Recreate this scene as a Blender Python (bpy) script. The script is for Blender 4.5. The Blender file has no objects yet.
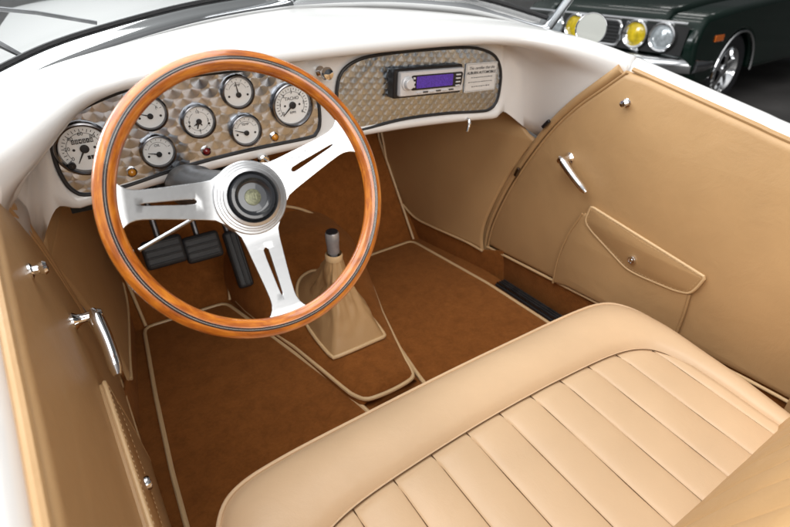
import bpy, bmesh, math, random
from mathutils import Vector, Matrix, noise
from mathutils.geometry import tessellate_polygon
random.seed(7)
S = bpy.context.scene
COL = S.collection
R_ = math.radians

# ------------------------------------------------------------------ camera, world, light, exposure
CAM_LOC = Vector((0, 0, 1.30)); PITCH, YAW, FPX, CX, CY = R_(30.7), R_(34), 527.0, 395.0, 263.5
cam = bpy.data.cameras.new('camera'); camo = bpy.data.objects.new('camera', cam); COL.objects.link(camo)
camo.location = CAM_LOC; camo.rotation_euler = (math.pi/2 - PITCH, 0, -YAW)
cam.sensor_width = 36; cam.lens = 36*FPX/790; cam.clip_start = .02; cam.clip_end = 200
cam.dof.use_dof = True; cam.dof.focus_distance = 1.03; cam.dof.aperture_fstop = 4.8
S.camera = camo

W = bpy.data.worlds.new('World'); S.world = W; W.use_nodes = True
nt = W.node_tree; nt.nodes.clear()
wo = nt.nodes.new('ShaderNodeOutputWorld'); wb = nt.nodes.new('ShaderNodeBackground')
tc = nt.nodes.new('ShaderNodeTexCoord'); sx = nt.nodes.new('ShaderNodeSeparateXYZ')
rp = nt.nodes.new('ShaderNodeValToRGB'); mr = nt.nodes.new('ShaderNodeMapRange')
nt.links.new(tc.outputs['Generated'], sx.inputs[0]); nt.links.new(sx.outputs['Z'], mr.inputs[0])
mr.inputs[1].default_value = -1; mr.inputs[2].default_value = 1
nt.links.new(mr.outputs[0], rp.inputs[0])
mr2 = nt.nodes.new('ShaderNodeMapRange'); nt.links.new(sx.outputs['X'], mr2.inputs[0])     # the hall gets darker away from the windows
mr2.inputs[1].default_value = .75; mr2.inputs[2].default_value = -.35; mr2.inputs[3].default_value = .16; mr2.inputs[4].default_value = 1.15; mr2.interpolation_type = 'SMOOTHSTEP'
vm = nt.nodes.new('ShaderNodeVectorMath'); vm.operation = 'SCALE'; nt.links.new(rp.outputs[0], vm.inputs[0]); nt.links.new(mr2.outputs[0], vm.inputs['Scale'])
nt.links.new(vm.outputs[0], wb.inputs[0]); nt.links.new(wb.outputs[0], wo.inputs[0])
cr = rp.color_ramp
cr.elements[0].position = .40; cr.elements[0].color = (.04, .035, .03, 1)
cr.elements[1].position = 1.0; cr.elements[1].color = (1.0, 1.0, 1.0, 1)
e = cr.elements.new(.52); e.color = (.16, .16, .165, 1)
e = cr.elements.new(.72); e.color = (.55, .56, .58, 1)
wb.inputs[1].default_value = .92

def area(name, loc, target, sx_, sy_, watts, col=(1, 1, 1)):
    L = bpy.data.lights.new(name, 'AREA'); L.shape = 'RECTANGLE'; L.size = sx_; L.size_y = sy_
    L.energy = watts; L.color = col
    o = bpy.data.objects.new(name, L); COL.objects.link(o); o.location = loc
    o.rotation_euler = (Vector(target) - Vector(loc)).to_track_quat('-Z', 'Y').to_euler()
    return o
area('overhead_softbox', (-.3, 1.0, 3.6), (.6, .9, .5), 3.2, 3.2, 116, (1, .99, .975))
area('front_window', (-3.2, 4.6, 3.0), (.4, 1.2, .9), 3.0, 2.2, 300, (.95, .98, 1))
area('bonnet_fill', (.3, 3.4, 2.9), (.5, 2.9, 1.0), 2.0, 1.6, 55, (.96, .985, 1))  # fill lamp added over the bonnet to whiten it
area('dash_fill', (.2, -3.0, 2.5), (.6, 1.2, .9), 3.0, 2.0, 95, (1, .97, .93))  # fill lamp added behind the camera to brighten the dash
for i in range(3):
    area('ceiling_tube', (4.5 + i*1.5, 5.0 - i*.4, 4.2), (4.5 + i*1.5, 5.0 - i*.4, 0), .15, 2.6, 14, (1, .98, .95))

vs = S.view_settings; vs.view_transform = 'Standard'; vs.look = 'None'; vs.exposure = 0; vs.gamma = 1

# ------------------------------------------------------------------ rays of the measured photograph onto known planes
cp, sp_, ca, sa = math.cos(PITCH), math.sin(PITCH), math.cos(YAW), math.sin(YAW)
FW = Vector((sa*cp, ca*cp, -sp_)); RT = Vector((ca, -sa, 0)); UP = RT.cross(FW)
def ray(u, v): return ((u-CX)*RT - (v-CY)*UP + FPX*FW)/FPX
def onpl(u, v, p0, n):
    d = ray(u, v); p0 = Vector(p0); n = Vector(n); return CAM_LOC + d*((p0-CAM_LOC).dot(n)/d.dot(n))
def onx(u, v, x): return onpl(u, v, (x, 0, 0), (1, 0, 0))
def ony(u, v, y): return onpl(u, v, (0, y, 0), (0, 1, 0))
def onz(u, v, z): return onpl(u, v, (0, 0, z), (0, 0, 1))
XC = .632                                   # the car's centre line
def mir(p): return Vector((2*XC - p[0], p[1], p[2]))

# ------------------------------------------------------------------ materials
def new_mat(name):
    m = bpy.data.materials.new(name); m.use_nodes = True
    b = m.node_tree.nodes['Principled BSDF']; return m, m.node_tree, b
def N(nt, t, **kw):
    n = nt.nodes.new('ShaderNode'+t)
    for k, v in kw.items():
        if k in n.inputs: n.inputs[k].default_value = v
        else: setattr(n, k, v)
    return n
def plain(name, col, rough=.5, metal=0, coat=0, bump=0, bscale=300, spec=.5, vary=0, vscale=6):
    m, nt, b = new_mat(name)
    b.inputs['Base Color'].default_value = (*col, 1); b.inputs['Roughness'].default_value = rough
    b.inputs['Metallic'].default_value = metal; b.inputs['Coat Weight'].default_value = coat
    b.inputs['Specular IOR Level'].default_value = spec
    b.inputs['Coat Roughness'].default_value = .04
    g = N(nt, 'NewGeometry')
    if vary:
        n = N(nt, 'TexNoise', Scale=vscale, Detail=6); nt.links.new(g.outputs['Position'], n.inputs['Vector'])
        r = N(nt, 'ValToRGB'); r.color_ramp.elements[0].position = .3; r.color_ramp.elements[1].position = .7
        r.color_ramp.elements[0].color = (*[c*(1-vary) for c in col], 1); r.color_ramp.elements[1].color = (*[min(1, c*(1+vary)) for c in col], 1)
        nt.links.new(n.outputs['Fac'], r.inputs[0]); nt.links.new(r.outputs[0], b.inputs['Base Color'])
        q = N(nt, 'MapRange'); q.inputs[3].default_value = max(.02, rough*.8); q.inputs[4].default_value = min(1, rough*1.25)
        n2 = N(nt, 'TexNoise', Scale=vscale*3.1, Detail=5); nt.links.new(g.outputs['Position'], n2.inputs['Vector'])
        nt.links.new(n2.outputs['Fac'], q.inputs[0]); nt.links.new(q.outputs[0], b.inputs['Roughness'])
    if bump:
        n = N(nt, 'TexNoise', Scale=bscale, Detail=3); nt.links.new(g.outputs['Position'], n.inputs['Vector'])
        bp = N(nt, 'Bump', Strength=bump, Distance=.002)
        nt.links.new(n.outputs['Fac'], bp.inputs['Height']); nt.links.new(bp.outputs[0], b.inputs['Normal'])
    return m

def leather(name, col, rough=.42):
    m, nt, b = new_mat(name); g = N(nt, 'NewGeometry')
    v = N(nt, 'TexVoronoi', Scale=520); v.feature = 'DISTANCE_TO_EDGE'
    n = N(nt, 'TexNoise', Scale=11, Detail=9, Roughness=.62, Distortion=.35); n2 = N(nt, 'TexNoise', Scale=3.2, Detail=6)
    for t in (v, n, n2): nt.links.new(g.outputs['Position'], t.inputs['Vector'])
    bp = N(nt, 'Bump', Strength=.10, Distance=.0006); nt.links.new(v.outputs[0], bp.inputs['Height'])
    bp2 = N(nt, 'Bump', Strength=.38, Distance=.006); nt.links.new(n.outputs['Fac'], bp2.inputs['Height'])
    nt.links.new(bp.outputs[0], bp2.inputs['Normal']); nt.links.new(bp2.outputs[0], b.inputs['Normal'])
    r = N(nt, 'ValToRGB'); r.color_ramp.elements[0].position = .3; r.color_ramp.elements[1].position = .7
    r.color_ramp.elements[0].color = (*[c*.90 for c in col], 1); r.color_ramp.elements[1].color = (*[c*1.07 for c in col], 1)
    nt.links.new(n2.outputs['Fac'], r.inputs[0]); nt.links.new(r.outputs[0], b.inputs['Base Color'])
    q = N(nt, 'MapRange'); q.inputs[3].default_value = rough-.08; q.inputs[4].default_value = rough+.1
    nt.links.new(n.outputs['Fac'], q.inputs[0]); nt.links.new(q.outputs[0], b.inputs['Roughness'])
    b.inputs['Specular IOR Level'].default_value = .4
    return m

def carpet(name, c0, c1):
    m, nt, b = new_mat(name); g = N(nt, 'NewGeometry')
    n = N(nt, 'TexNoise', Scale=24, Detail=9, Roughness=.72, Distortion=.5); n2 = N(nt, 'TexNoise', Scale=1400, Detail=2)
    n3 = N(nt, 'TexNoise', Scale=130, Detail=4)
    for t in (n, n2, n3): nt.links.new(g.outputs['Position'], t.inputs['Vector'])
    mx = N(nt, 'Math', operation='MULTIPLY_ADD'); mx.inputs[1].default_value = .35
    nt.links.new(n3.outputs['Fac'], mx.inputs[0]); nt.links.new(n.outputs['Fac'], mx.inputs[2])
    r = N(nt, 'ValToRGB'); r.color_ramp.elements[0].position = .52; r.color_ramp.elements[1].position = .86
    r.color_ramp.elements[0].color = (*c0, 1); r.color_ramp.elements[1].color = (*c1, 1)
    nt.links.new(mx.outputs[0], r.inputs[0]); nt.links.new(r.outputs[0], b.inputs['Base Color'])
    bp = N(nt, 'Bump', Strength=.6, Distance=.002); nt.links.new(n2.outputs['Fac'], bp.inputs['Height'])
    bp2 = N(nt, 'Bump', Strength=.35, Distance=.004); nt.links.new(n3.outputs['Fac'], bp2.inputs['Height'])
    nt.links.new(bp.outputs[0], bp2.inputs['Normal']); nt.links.new(bp2.outputs[0], b.inputs['Normal'])
    b.inputs['Roughness'].default_value = .95; b.inputs['Specular IOR Level'].default_value = .1
    b.inputs['Sheen Weight'].default_value = .35; b.inputs['Sheen Tint'].default_value = (.6, .3, .12, 1)
    return m

def engine_turned(name, s, rad, ang, col=(.66, .64, .61)):
    """aluminium with overlapping rows of circular brushed spots (x-z plane)"""
    m, nt, b = new_mat(name); L = nt.links.new; g = N(nt, 'NewGeometry'); sp = N(nt, 'SeparateXYZ'); L(g.outputs['Position'], sp.inputs[0])
    def M(op, a, c=None, d=None):
        n = N(nt, 'Math', operation=op)
        for i, q in enumerate((a, c, d)):
            if q is None: continue
            if isinstance(q, (int, float)): n.inputs[i].default_value = q
            else: L(q, n.inputs[i])
        return n.outputs[0]
    x, z = sp.outputs['X'], sp.outputs['Z']; c_, s_ = math.cos(ang)/s, math.sin(ang)/s
    a = M('ADD', M('MULTIPLY', x, c_), M('MULTIPLY', z, s_)); bb = M('SUBTRACT', M('MULTIPLY', z, c_), M('MULTIPLY', x, s_))
    fa, fb = M('FRACT', a), M('FRACT', bb)
    dx, dy = fa, fb; idx = M('ADD', M('MULTIPLY', M('FLOOR', a), 12.9898), M('MULTIPLY', M('FLOOR', bb), 78.233))
    for (i, j) in ((1, 0), (0, 1), (1, 1)):
        ex, ey = M('SUBTRACT', fa, float(i)), M('SUBTRACT', fb, float(j))
        ins = M('LESS_THAN', M('ADD', M('MULTIPLY', ex, ex), M('MULTIPLY', ey, ey)), rad*rad)
        def mix(f, p, q): return M('MULTIPLY_ADD', f, M('SUBTRACT', q, p), p)
        dx, dy = mix(ins, dx, ex), mix(ins, dy, ey)
        idx = mix(ins, idx, M('ADD', M('MULTIPLY', M('ADD', M('FLOOR', a), float(i)), 12.9898), M('MULTIPLY', M('ADD', M('FLOOR', bb), float(j)), 78.233)))
    ca_, sa_ = math.cos(ang), math.sin(ang)
    gx, gz = M('SUBTRACT', M('MULTIPLY', dx, ca_), M('MULTIPLY', dy, sa_)), M('ADD', M('MULTIPLY', dx, sa_), M('MULTIPLY', dy, ca_))
    cb = N(nt, 'CombineXYZ'); L(M('MULTIPLY', gz, -1.0), cb.inputs[0]); L(gx, cb.inputs[2])
    tl = N(nt, 'VectorMath', operation='NORMALIZE'); L(cb.outputs[0], tl.inputs[0])
    rr = M('SQRT', M('ADD', M('MULTIPLY', dx, dx), M('MULTIPLY', dy, dy)))
    rings = M('SINE', M('MULTIPLY', rr, 46.0))
    rnd = M('FRACT', M('MULTIPLY', M('SINE', idx), 43758.5))
    # each spot is cut at its own slight tilt
    tilt = M('MULTIPLY', M('SUBTRACT', rnd, .5), .30)
    hgt = M('ADD', M('MULTIPLY', dx, tilt), M('MULTIPLY', rr, .085))
    bp = N(nt, 'Bump', Strength=1.0, Distance=s*.5); L(hgt, bp.inputs['Height']); L(bp.outputs[0], b.inputs['Normal'])
    r = N(nt, 'ValToRGB'); r.color_ramp.elements[0].color = (*[c*.88 for c in col], 1); r.color_ramp.elements[1].color = (*col, 1)
    L(rnd, r.inputs[0]); L(r.outputs[0], b.inputs['Base Color'])
    b.inputs['Metallic'].default_value = 1; b.inputs['Roughness'].default_value = .25; b.inputs['Anisotropic'].default_value = .9
    L(tl.outputs[0], b.inputs['Tangent'])
    return m

def wood(name):
    m, nt, b = new_mat(name); L = nt.links.new; uv = N(nt, 'UVMap')
    mp = N(nt, 'Mapping'); mp.inputs['Scale'].default_value = (30, 9, 1); L(uv.outputs[0], mp.inputs[0])
    n = N(nt, 'TexNoise', Scale=1, Detail=8, Roughness=.6, Distortion=.6); L(mp.outputs[0], n.inputs['Vector'])
    mp2 = N(nt, 'Mapping'); mp2.inputs['Scale'].default_value = (46, 160, 1); L(uv.outputs[0], mp2.inputs[0])
    n2 = N(nt, 'TexNoise', Scale=1, Detail=4); L(mp2.outputs[0], n2.inputs['Vector'])
    mx = N(nt, 'Math', operation='MULTIPLY_ADD'); mx.inputs[1].default_value = .5; L(n2.outputs['Fac'], mx.inputs[0]); L(n.outputs['Fac'], mx.inputs[2])
    r = N(nt, 'ValToRGB'); el = r.color_ramp.elements
    el[0].position = .5; el[0].color = (.20, .038, .003, 1); el[1].position = .95; el[1].color = (.68, .24, .020, 1)
    k = el.new(.72); k.color = (.43, .112, .0075, 1)
    L(mx.outputs[0], r.inputs[0]); L(r.outputs[0], b.inputs['Base Color'])
    b.inputs['Roughness'].default_value = .35; b.inputs['Coat Weight'].default_value = 1; b.inputs['Coat Roughness'].default_value = .09
    return m

def brushed(name, col=(.80, .81, .82), rough=.3):
    m, nt, b = new_mat(name); L = nt.links.new; g = N(nt, 'NewGeometry')
    mp = N(nt, 'Mapping'); mp.inputs['Scale'].default_value = (60, 900, 900); L(g.outputs['Position'], mp.inputs[0])
    n = N(nt, 'TexNoise', Scale=1, Detail=3); L(mp.outputs[0], n.inputs['Vector'])
    q = N(nt, 'MapRange'); q.inputs[3].default_value = rough-.07; q.inputs[4].default_value = rough+.12
    L(n.outputs['Fac'], q.inputs[0]); L(q.outputs[0], b.inputs['Roughness'])
    bp = N(nt, 'Bump', Strength=.06, Distance=.001); L(n.outputs['Fac'], bp.inputs['Height']); L(bp.outputs[0], b.inputs['Normal'])
    b.inputs['Base Color'].default_value = (*col, 1); b.inputs['Metallic'].default_value = 1
    return m

def clear_glass(name, tint=(.93, .96, .96), gloss=.10):
    m, nt, b = new_mat(name); L = nt.links.new; out = nt.nodes['Material Output']
    t = N(nt, 'BsdfTransparent'); t.inputs[0].default_value = (*tint, 1)
    gl = N(nt, 'BsdfGlossy'); gl.inputs['Roughness'].default_value = .02
    fr = N(nt, 'LayerWeight'); fr.inputs[0].default_value = .5; mx = N(nt, 'MixShader'); pw = N(nt, 'Math', operation='POWER'); pw.inputs[1].default_value = 4.5; L(fr.outputs['Facing'], pw.inputs[0])
    mm = N(nt, 'Math', operation='MULTIPLY_ADD'); mm.inputs[1].default_value = .7; mm.inputs[2].default_value = .035*gloss*10; L(pw.outputs[0], mm.inputs[0])
    L(mm.outputs[0], mx.inputs[0]); L(t.outputs[0], mx.inputs[1]); L(gl.outputs[0], mx.inputs[2]); L(mx.outputs[0], out.inputs[0])
    return m

def emit(name, col, st, base=(.02, .01, .04)):
    m, nt, b = new_mat(name); g = N(nt, 'NewGeometry')
    n = N(nt, 'TexNoise', Scale=420, Detail=2); nt.links.new(g.outputs['Position'], n.inputs['Vector'])
    r = N(nt, 'ValToRGB'); r.color_ramp.elements[0].position = .35; r.color_ramp.elements[1].position = .7
    r.color_ramp.elements[0].color = (*[c*.65 for c in col], 1); r.color_ramp.elements[1].color = (*[c*1.35 for c in col], 1)
    nt.links.new(n.outputs['Fac'], r.inputs[0]); nt.links.new(r.outputs[0], b.inputs['Emission Color'])
    b.inputs['Base Color'].default_value = (*base, 1); b.inputs['Emission Strength'].default_value = st; b.inputs['Roughness'].default_value = .2
    return m

TAN = leather('tan_leather', (.472, .292, .138)); TANLIT = leather('toplit_tan_leather', (.66, .465, .288), .36)  # one leather; the cushion copy has its overhead light put into the colour
PIPE = leather('piping_leather', (.66, .46, .25), .4); SEAM = plain('brown_thread', (.09, .042, .014), .8, bump=.2)
CARPET = carpet('rust_carpet', (.195, .065, .0145), (.285, .099, .0225))
WHITE = plain('white_paint', (.75, .745, .735), .3, coat=.7, spec=.4)
CHROME = plain('chrome', (.85, .86, .87), .06, 1, vary=.02, vscale=20)
DCHROME = plain('dark_chrome', (.20, .20, .21), .18, 1, vary=.1, vscale=40)
ALU = brushed('brushed_aluminium', (.64, .65, .66), .33); RUBBER = plain('black_rubber', (.018, .018, .02), .5, bump=.2, vary=.2, vscale=60)
BLACK = plain('black_plastic', (.012, .012, .014), .3, bump=.05); GREYM = plain('grey_metal', (.10, .10, .105), .35, .8, vary=.3, vscale=30)
WOOD = wood('varnished_wood'); INLAY = plain('dark_inlay', (.02, .012, .01), .25, coat=1)
TURN1 = engine_turned('engine_turned_large', .027, .74, R_(40), (.60, .65, .72)); TURN2 = engine_turned('engine_turned_small', .0195, .74, R_(38), (.57, .65, .74))
DIAL = plain('white_dial', (.87, .885, .88), .5, vary=.02, vscale=50); INK = plain('black_ink', (.012, .012, .014), .6)
GREYINK = plain('grey_ink', (.16, .16, .17), .6)
AMBER = plain('amber_lens', (.62, .25, .02), .12, coat=1); REDL = plain('red_lens', (.18, .008, .012), .1, coat=1)
GLASS = clear_glass('windscreen_glass', (.955, .985, .985), .10); DGLASS = clear_glass('dial_glass', (.98, .98, .98), .06)
SILVER = plain('silver_plastic', (.66, .67, .69), .3, .25, vary=.03, vscale=60); SCREEN = emit('violet_display', (.055, .022, .24), 1.0)
PLATE = plain('etched_plate', (.72, .72, .71), .35, .1, vary=.05, vscale=60)
EMB = plain('olive_emblem', (.16, .165, .10), .35, .3, vary=.45, vscale=420); HORN = plain('horn_plastic', (.022, .024, .028), .18, coat=.6)
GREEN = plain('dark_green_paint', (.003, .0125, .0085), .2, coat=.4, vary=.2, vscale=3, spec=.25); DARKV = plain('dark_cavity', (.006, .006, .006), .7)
YELL = plain('yellow_lens', (.60, .44, .012), .15, coat=1, vary=.3, vscale=26); LENS = plain('headlamp_lens', (.44, .48, .50), .12, .3, coat=1, vary=.3, vscale=28)
FLOOR = plain('dark_floor', (.07, .066, .063), .5, vary=.35, vscale=1.4, bump=.1, bscale=60)
MIRROR = plain('mirror_back', (.62, .64, .60), .25, .2, coat=.5)

# ------------------------------------------------------------------ mesh helpers
ORG = {}
class MB:
    def __init__(s): s.v = []; s.f = []; s.m = []; s.uv = {}
    def add(s, vs, fs, mi=0):
        o = len(s.v); s.v += [Vector(p) for p in vs]; s.f += [tuple(i+o for i in f) for f in fs]; s.m += [mi]*len(fs)
    def grid(s, rows, closed_u=False, closed_v=False, mi=0):
        n, k = len(rows), len(rows[0]); vs = [p for r in rows for p in r]; fs = []
        for i in range(n if closed_v else n-1):
            for j in range(k if closed_u else k-1):
                a, b = i*k+j, i*k+(j+1) % k; c, d = ((i+1) % n)*k+(j+1) % k, ((i+1) % n)*k+j
                fs.append((a, b, c, d))
        s.add(vs, fs, mi)
    def tube(s, pts, r, closed=False, k=8, mi=0, caps=True, flat=1.0):
        pts = [Vector(p) for p in pts]; n = len(pts); rows = []; prev = None
        rr = r if isinstance(r, (list, tuple)) else [r]*n
        for i, p in enumerate(pts):
            t = (pts[(i+1) % n]-pts[i-1]) if closed or 0 < i < n-1 else (pts[1]-pts[0] if i == 0 else pts[-1]-pts[-2])
            t.normalize()
            if prev is None: a = t.orthogonal().normalized()
            else:
                a = prev - t*prev.dot(t)
                a = a.normalized() if a.length > 1e-6 else t.orthogonal().normalized()
            prev = a; b = t.cross(a)
            rows.append([p + rr[i]*(math.cos(q)*a + math.sin(q)*b) for q in [2*math.pi*j/k for j in range(k)]])
        s.grid(rows, closed_u=True, closed_v=closed, mi=mi)
        if caps and not closed:
            o = len(s.v)-n*k; s.f += [tuple(o+j for j in reversed(range(k))), tuple(o+(n-1)*k+j for j in range(k))]; s.m += [mi]*2
    def lathe(s, c, ax, prof, k=40, mi=0):
        """prof: (radius, height along ax)"""
        c = Vector(c); ax = Vector(ax).normalized(); a = ax.orthogonal().normalized(); b = ax.cross(a)
        s.grid([[c + ax*h + r*(math.cos(q)*a + math.sin(q)*b) for q in [2*math.pi*j/k for j in range(k)]] for r, h in prof], closed_u=True, mi=mi)
    def disc(s, c, ax, r, k=40, mi=0):
        c = Vector(c); ax = Vector(ax).normalized(); a = ax.orthogonal().normalized(); b = ax.cross(a)
        s.add([c + r*(math.cos(q)*a + math.sin(q)*b) for q in [2*math.pi*j/k for j in range(k)]], [tuple(range(k))], mi)
    def box(s, c, sx, sy, sz, ax=None, mi=0):
        c = Vector(c); A = ax or (Vector((1, 0, 0)), Vector((0, 1, 0)), Vector((0, 0, 1)))
        vs = [c + A[0]*sx*i/2 + A[1]*sy*j/2 + A[2]*sz*k/2 for i in (-1, 1) for j in (-1, 1) for k in (-1, 1)]
        s.add(vs, [(0, 1, 3, 2), (4, 6, 7, 5), (0, 4, 5, 1), (2, 3, 7, 6), (0, 2, 6, 4), (1, 5, 7, 3)], mi)
    def prism(s, poly, n, d, mi=0):
        """extrude a closed 3-D polygon by d along n"""
        k = len(poly); n = Vector(n).normalized(); P = [Vector(p) for p in poly]
        s.add(P+[p+n*d for p in P], [tuple(reversed(range(k))), tuple(range(k, 2*k))]+[(i, (i+1) % k, (i+1) % k+k, i+k) for i in range(k)], mi)
    def puff(s, poly, n, prof, mi=0):
        """closed planar outline, rings (inset, height along n), last ring filled"""
        P = [Vector(p) for p in poly]; n = Vector(n).normalized(); k = len(P)
        area2 = sum(((P[i]-P[0]).cross(P[(i+1) % k]-P[0])).dot(n) for i in range(k))
        sg = 1 if area2 > 0 else -1; ins = []
        for i in range(k):
            t1 = (P[i]-P[i-1]); t2 = (P[(i+1) % k]-P[i])
            t1.normalize(); t2.normalize(); m1 = n.cross(t1)*sg; m2 = n.cross(t2)*sg; m = m1+m2
            m = m.normalized() if m.length > 1e-5 else m1
            ins.append(m/max(.45, m.dot(m1)))
        rows = [[P[i]+ins[i]*a+n*h for i in range(k)] for a, h in prof]
        s.grid(rows, closed_u=True, mi=mi)
        o = len(s.v)-k
        for t3 in tessellate_polygon([rows[-1]]): s.f.append(tuple(o+q for q in t3)); s.m.append(mi)
    def build(s, name, mats, parent=None, smooth=True, bevel=0, solid=0, sub=0, angle=35, label=None, kind=None, fixn=True):
        me = bpy.data.meshes.new(name)
        lo = Vector([min(p[i] for p in s.v) for i in range(3)]); hi = Vector([max(p[i] for p in s.v) for i in range(3)]); c = (lo+hi)/2
        me.from_pydata([p-c for p in s.v], [], s.f)
        for m in (mats if isinstance(mats, (list, tuple)) else [mats]): me.materials.append(m)
        me.polygons.foreach_set('material_index', s.m)
        if fixn:
            bm = bmesh.new(); bm.from_mesh(me); bmesh.ops.recalc_face_normals(bm, faces=bm.faces); bm.to_mesh(me); bm.free()
        if smooth:
            me.polygons.foreach_set('use_smooth', [True]*len(me.polygons)); me.set_sharp_from_angle(angle=R_(angle))
        o = bpy.data.objects.new(name, me); COL.objects.link(o); ORG[o.name] = c
        if parent is not None: o.parent = parent; o.location = c - ORG[parent.name]
        else: o.location = c
        if solid: q = o.modifiers.new('solid', 'SOLIDIFY'); q.thickness = solid; q.offset = 0
        if bevel:
            q = o.modifiers.new('bevel', 'BEVEL'); q.width = bevel; q.segments = 3; q.limit_method = 'ANGLE'; q.angle_limit = R_(40)
        if sub: q = o.modifiers.new('sub', 'SUBSURF'); q.levels = sub; q.render_levels = sub
        if label: o['label'] = label
        if kind: o['kind'] = kind
        return o
def empty(name, loc, label, cat):
    o = bpy.data.objects.new(name, None); COL.objects.link(o); o.location = loc; ORG[o.name] = Vector(loc)
    o['label'] = label; o['category'] = cat; return o
def spline(pts, n=60, closed=False):
    """Catmull-Rom through pts, resampled to n even steps"""
    P = [Vector(p) for p in pts]; k = len(P); out = []
    segs = k if closed else k-1
    for i in range(segs):
        p0 = P[i-1] if (closed or i > 0) else P[0]*2-P[1]; p1 = P[i]; p2 = P[(i+1) % k]
        p3 = P[(i+2) % k] if (closed or i+2 < k) else P[-1]*2-P[-2]
        for j in range(14):
            t = j/14; out.append(.5*((2*p1)+(p2-p0)*t+(2*p0-5*p1+4*p2-p3)*t*t+(3*p1-p0-3*p2+p3)*t**3))
    if not closed: out.append(P[-1])
    return resample(out, n, closed)
def resample(out, n, closed=False):
    if closed: out = out+[out[0]]
    L = [0]
    for a, b in zip(out, out[1:]): L.append(L[-1]+(b-a).length)
    res = []; j = 0; m = n if closed else n-1
    for i in range(n):
        d = L[-1]*i/m
        while j < len(L)-2 and L[j+1] < d: j += 1
        t = (d-L[j])/max(1e-9, L[j+1]-L[j]); res.append(out[j].lerp(out[j+1], min(1, max(0, t))))
    return res
def rounded(poly, r, k=6):
    """round every corner of a closed 3-D polygon"""
    P = [Vector(p) for p in poly]; n = len(P); out = []
    for i in range(n):
        a, b, c = P[i-1], P[i], P[(i+1) % n]; ri = r[i] if isinstance(r, (list, tuple)) else r
        d1, d2 = (a-b), (c-b); q = min(ri, d1.length*.49, d2.length*.49); p, s_ = b+d1.normalized()*q, b+d2.normalized()*q
        for j in range(k+1):
            t = j/k; out.append(p*(1-t)**2+b*2*t*(1-t)+s_*t*t)
    return out
def dens(poly, n): return resample([Vector(p) for p in poly], n, True)
def text(s, size, loc, xa, ya, mat, name, parent, bold=0, align='CENTER', shear=0):
    cu = bpy.data.curves.new('lettering', 'FONT'); cu.body = s; cu.size = size; cu.align_x = align; cu.align_y = 'CENTER'
    cu.extrude = .0002; cu.offset = bold; cu.shear = shear; cu.resolution_u = 3
    o = bpy.data.objects.new('lettering', cu); COL.objects.link(o)
    me = bpy.data.meshes.new_from_object(o.evaluated_get(bpy.context.evaluated_depsgraph_get()))
    COL.objects.unlink(o); bpy.data.objects.remove(o)
    xa, ya = Vector(xa).normalized(), Vector(ya).normalized(); za = xa.cross(ya)
    M = Matrix((xa, ya, za)).transposed().to_4x4(); me.transform(M); me.materials.clear(); me.materials.append(mat)
    t = bpy.data.objects.new(name, me); COL.objects.link(t); ORG[t.name] = Vector(loc)
    t.parent = parent; t.location = Vector(loc)-ORG[parent.name]; return t
X, Y, Z = Vector((1, 0, 0)), Vector((0, 1, 0)), Vector((0, 0, 1))

# ================================================================== setting
m = MB(); m.add([(-30, -30, 0), (40, -30, 0), (40, 40, 0), (-30, 40, 0)], [(0, 1, 2, 3)])
m.build('floor', FLOOR, kind='structure')

CAR = empty('roadster', (XC, .9, 0), 'white open roadster with tan leather cockpit and wood rimmed steering wheel', 'car')

# ================================================================== body: cowl, dash face, inner walls
def zlip(Xo): return .888-.035*min(1.3, (Xo/.6)**2)
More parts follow.
